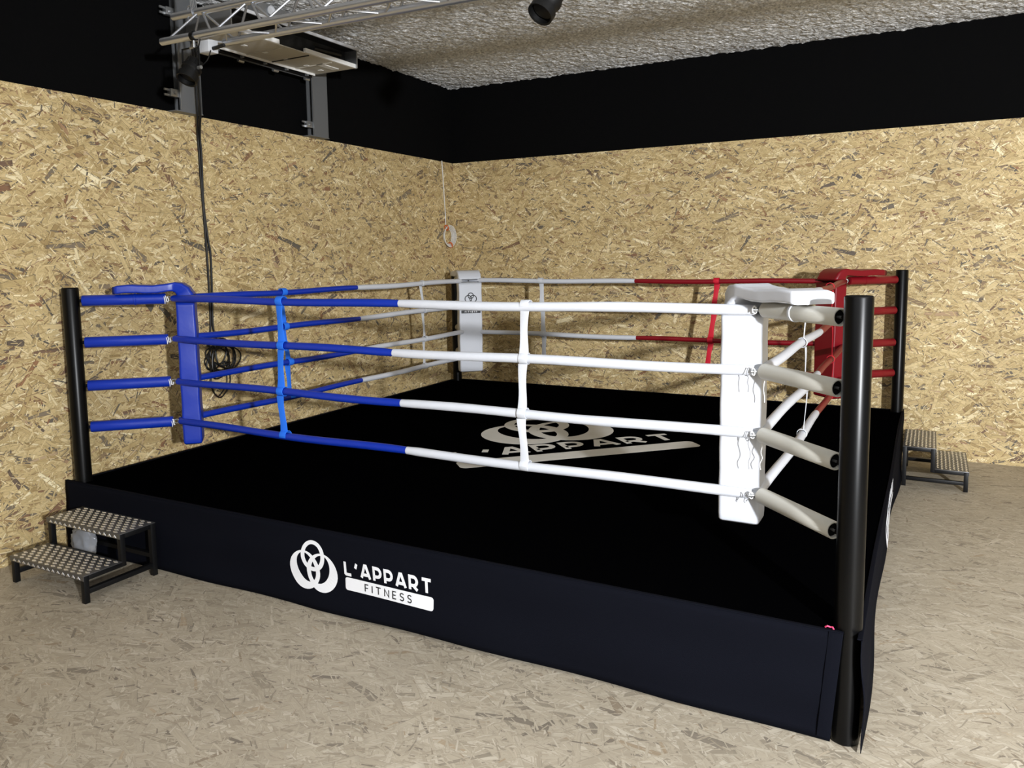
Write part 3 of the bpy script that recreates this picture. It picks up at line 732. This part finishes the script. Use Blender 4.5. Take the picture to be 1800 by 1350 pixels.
# ------------------------------------------------------------------ steel beams, housing, truss, spotlights
XF = XL-TH
def beam(y0, y1, z0, z1, label):
    t = thing('steel_beam', (XL, (y0+y1)/2, z0), label, 'beam', 'grey steel beams on the left wall')
    x0, x1 = XF+.002, -.06; c = (y0+y1)/2
    MB().box((x1-.012, y0, z0), (x1, y1, z1)).build('front_flange', M_beam, t)
    MB().box((x0, y0+.035, z0), (x0+.012, y1, z1)).build('back_flange', M_beam, t)
    MB().box((x0+.012, c-.005, z0), (x1-.012, c+.005, z1)).build('web', M_beam, t)
    MB().box((x0, y0-.045, z0-.008), (x1+.004, y1+.004, z0)).build('end_plate', M_beam, t)
    tag(MB().box((x1+.0005, y0+.001, z0+.01), (x1+.003, y0+.006, z1)).build('edge_strip', M_steel, t), 'thin bright strip along the edge')  # narrow steel-coloured strip on the front flange
    for z in ((z0+.10,) if y0 > 2 else (z0+.13, z0+.75)):
        b = MB().box((x1-.055, y0-.075, z-.03), (x1-.01, y0, z+.03), None, .003); b.tube([(x1-.012, y0-.04, z), (x1+.004, y0-.04, z)], .012, 8)
        b.box((x1-.04, y0-.12, z-.028), (x1-.03, y0-.07, z-.012)); b.box((x1-.04, y0-.12, z+.012), (x1-.03, y0-.07, z+.028))
        tag(b.build('clamp', M_steel, t), 'galvanised clamp')
    return t
beam(1.06, 1.27, HO+.004, HC-.03, 'grey steel beam on the black band, left one with two clamps')
beam(2.59, 2.80, HO+.004, HC-.03, 'grey steel beam on the black band nearer the room corner')
t = thing('ventilation_unit', (.31, 1.9, 3.75), 'long pale metal unit hung under the ceiling along the left wall', 'ventilation unit')
y0, y1, z0 = 1.05, 2.50, 3.75
MB().box((.075, y0, z0), (.52, y1, z0+.008)).build('bottom_plate', M_pale, t)
for i in range(4): MB().box((.08, y0+.30+i*.29, z0-.006), (.50, y0+.312+i*.29, z0)).build('seam_strip', M_pale if i % 2 else M_cable, t)
for k_, y in enumerate((1.42, 1.66, 1.92, 2.18, 2.38)): MB().box((.25-.012*k_, y, z0-.004), (.29-.012*k_, y+.035, z0)).build('tab', M_whitemetal, t)
MB().box((.33, 2.22, z0-.005), (.40, 2.44, z0)).build('tab', M_whitemetal, t)
MB().box((.072, y0+.3, z0-.018), (.080, y1-.02, z0+.03)).build('side_lip', M_whitemetal, t)
MB().box((.52, y0, z0+.0), (.545, 1.55, z0+.035)).build('side_lip', M_whitemetal, t); MB().box((.52, 1.85, z0+.0), (.545, y1+.02, z0+.035)).build('side_lip', M_whitemetal, t)
MB().box((.075, y1, z0), (.56, y1+.012, z0+.17)).build('end_plate', M_steel, t); MB().box((.075, y0-.012, z0), (.56, y0, z0+.17)).build('end_plate', M_steel, t)
MB().box((.06, y0, z0+.155), (.575, y1+.012, z0+.17)).build('top_plate', M_cable, t); MB().box((.565, y0, z0+.148), (.578, y1+.02, z0+.172)).build('top_lip', M_grey, t)  # top plate black as well, painting the shade inside the recess
MB().box((.42, y0+.02, z0+.01), (.43, y1-.01, z0+.155)).build('inner_panel', M_cable, t); MB().box((.08, y0+.01, z0+.01), (.09, y1-.01, z0+.155)).build('inner_panel', M_cable, t)  # black panels stand in for the deep shade of the open side
MB().tube([(.49, 2.0, z0+.07), (.49, 2.35, z0+.09)], .022, 10).build('motor', M_cable, t)
MB().box((.10, 1.42, z0+.171), (.46, 1.95, HC-.06), None, .004).build('duct_box', M_steel, t)
for y in (1.55, 1.80): MB().lathe([(.0, 0), (.035, 0), (.04, .008), (.04, .016)], (.461, y, z0+.27), (1, 0, 0), 16).build('duct_cap', M_grey, t)
for y in (1.12, 2.30): MB().box((-.028, y, z0+.06), (.075, y+.05, z0+.11)).build('support_arm', M_beam, t)
for x in (-.005, .035): MB().box((x, 1.28, z0-.035), (x+.012, 2.46, z0-.018)).build('rail', M_frame if x > 0 else M_beam, t)
for k_ in range(5): MB().box((-.005, 1.34+k_*.26, z0-.034), (.075, 1.36+k_*.26, z0-.016)).build('cross_bar', M_beam, t)
for k_ in range(3): MB().tube([(.02, 1.6+k_*.4, z0-.05), (.02, 1.66+k_*.4, z0-.05)], .014, 8).build('pipe_clip', M_steel, t)
MB().box((.0, 1.3, z0+.0), (.055, 2.4, z0+.06)).build('cable_tray', M_frame, t)

# triangular truss
yaw = math.radians(1.7); org = Vector((.585, .40, 3.50)); ux = Vector((math.cos(yaw), math.sin(yaw), 0)); uy = Vector((-math.sin(yaw), math.cos(yaw), 0)); uz = Vector((0, 0, 1))
tp = lambda s_, a, h: org+ux*s_+uy*a+uz*h
t = thing('lighting_truss', org, 'triangular aluminium truss hung under the ceiling, cut by the top of the picture', 'truss')
LT = 8.0; chords = ((0, 0), (.21, 0), (.105, .19))
for a, h in chords:
    MB().tube([tp(.36 if a == .21 else 0, a, h), tp(LT, a, h)], .0245, 16).build('chord', M_alu, t)
per = .435; nb = int(LT/per)
for i in range(nb):
    s0 = .045+i*per; s1 = s0+per/2; s2 = s0+per-.02
    for (a0, h0), (a1, h1) in (((0, 0), (.105, .19)), ((.21, 0), (.105, .19)), ((0, 0), (.21, 0))):
        if h1 == 0:
            MB().tube([tp(s0+.1, a0, h0), tp(s1+.1, a1, h1)], .0075, 8).build('brace', M_alu, t)
            if i < nb-1: MB().tube([tp(s1+.12, a1, h1), tp(s2+.12, a0, h0)], .0075, 8).build('brace', M_alu, t)
        else:
            MB().tube([tp(s0, a0, h0), tp(s1-.008, a1, h1)], .0085, 8).build('brace', M_alu, t)
            MB().tube([tp(s1+.012, a1, h1), tp(s2, a0, h0)], .0085, 8).build('brace', M_alu, t)
def wire(label, s_):
    t = thing('hanging_sling', tp(s_, .105, .19), label, 'sling', 'slings holding the truss')
    p = tp(s_, .105, .19)
    MB().tube([p+ux*.022*math.cos(a)+uz*(.0+.05*math.sin(a)) for a in [2*PI*i/16 for i in range(16)]], .005, 8, closed=True).build('carabiner', M_alu, t)
    for dx in (.012, .03, .048, .07): MB().tube([p+ux*dx+uz*.0, p+ux*(dx*.6-.01)+uy*.01+uz*.22, p+ux*.0+uz*(HC-p.z-.012)], .0035, 6).build('wire', M_alu, t)
    MB().tube([p+uy*.03*math.cos(a)+ux*.05+uz*.03*math.sin(a) for a in [2*PI*i/14 for i in range(14)]], .004, 8, closed=True).build('loop', M_alu, t)
wire('wire sling with carabiner round the left end of the truss', .16)
t = thing('junction_box', (.87, .5, 3.42), 'small light grey junction box under the left end of the truss', 'junction box')
MB().box((.82, .49, 3.415), (.925, .575, 3.500), None, .005).build('case', M_grey, t); MB().tube(wobble([(.83, .5, 3.43), (.82, .47, 3.36), (.87, .46, 3.32), (.93, .47, 3.35), (.935, .5, 3.42)], 1), .004, 6).build('cable', M_cable, t)
MB().tube([(.92, .53, 3.44), (1.02, .54, 3.452)], .013, 8).build('gland', M_cable, t)

def spot(mouth, aim, r, L_, hang, label):
    t = thing('spotlight', mouth, label, 'spotlight', 'black stage spotlights on the truss')
    m_ = Vector(mouth); a = Vector(aim).normalized()  # a points out of the mouth
    b = MB(); b.lathe([(r*.82, -.03), (r*.86, -.005), (r, .0), (r, -.045), (r*.84, -.05), (r*.84, -L_*.45), (r*.95, -L_*.5), (r*.95, -L_*.62), (r*.8, -L_*.66), (r*.78, -L_*.92), (r*.5, -L_), (0, -L_)], m_, a, 8 if False else 20); b.build('housing', M_spot, t)
    MB().lathe([(0, -.045), (r*.5, -.042), (r*.8, -.035)], m_, a, 20).build('lens', M_cable, t)
    u, v = MB().frame(a)
    for k_ in range(7):
        an = 2*PI*k_/7; e = u*math.cos(an)+v*math.sin(an); p = m_-a*L_*.68+e*r*.8
        MB().tube([p, m_-a*L_*.95+e*r*.72], .0045, 6).build('fin', M_spot, t)
    sd = a.cross(Vector((0, 0, 1))).normalized(); h = Vector(hang); c = m_-a*L_*.55
    top = Vector((h.x, h.y, h.z-.04)); 
    sd = Vector((sd.x, sd.y, 0)).normalized(); MB().tube([c+sd*r*1.0, c+sd*r*1.22, Vector((c.x, c.y, top.z))+sd*r*1.2, Vector((c.x, c.y, top.z))-sd*r*1.2, c-sd*r*1.22, c-sd*r*1.0], .007, 8, smooth=False).build('yoke', M_spot, t)
    for s_ in (-1, 1): MB().tube([c+sd*r*1.0*s_, c+sd*r*1.45*s_], .012, 8).build('knob', M_steel, t)
    MB().tube([Vector((c.x, c.y, top.z)), top, h], .009, 8).build('bolt', M_steel, t)
    MB().lathe([(.0255, -.015), (.031, -.015), (.031, .015), (.0255, .015)], h+uz*.028, ux, 18).build('clamp', M_spot, t)
    MB().tube(wobble([m_-a*L_, m_-a*(L_+.05)+uz*.03, h+ux*.06+uz*.01], 3), .004, 6).build('cable', M_cable, t)
    return t
spot((.83, .375, 3.215), (-.02, -.5, -.87), .068, .17, tp(.30, 0, -.028), 'black spotlight under the left end of the truss, pointing down')
spot((3.41, .44, 3.26), (-.27, -.58, -.77), .070, .19, tp(2.86, 0, -.028), 'black spotlight hanging at the top edge of the picture before the grey ceiling')
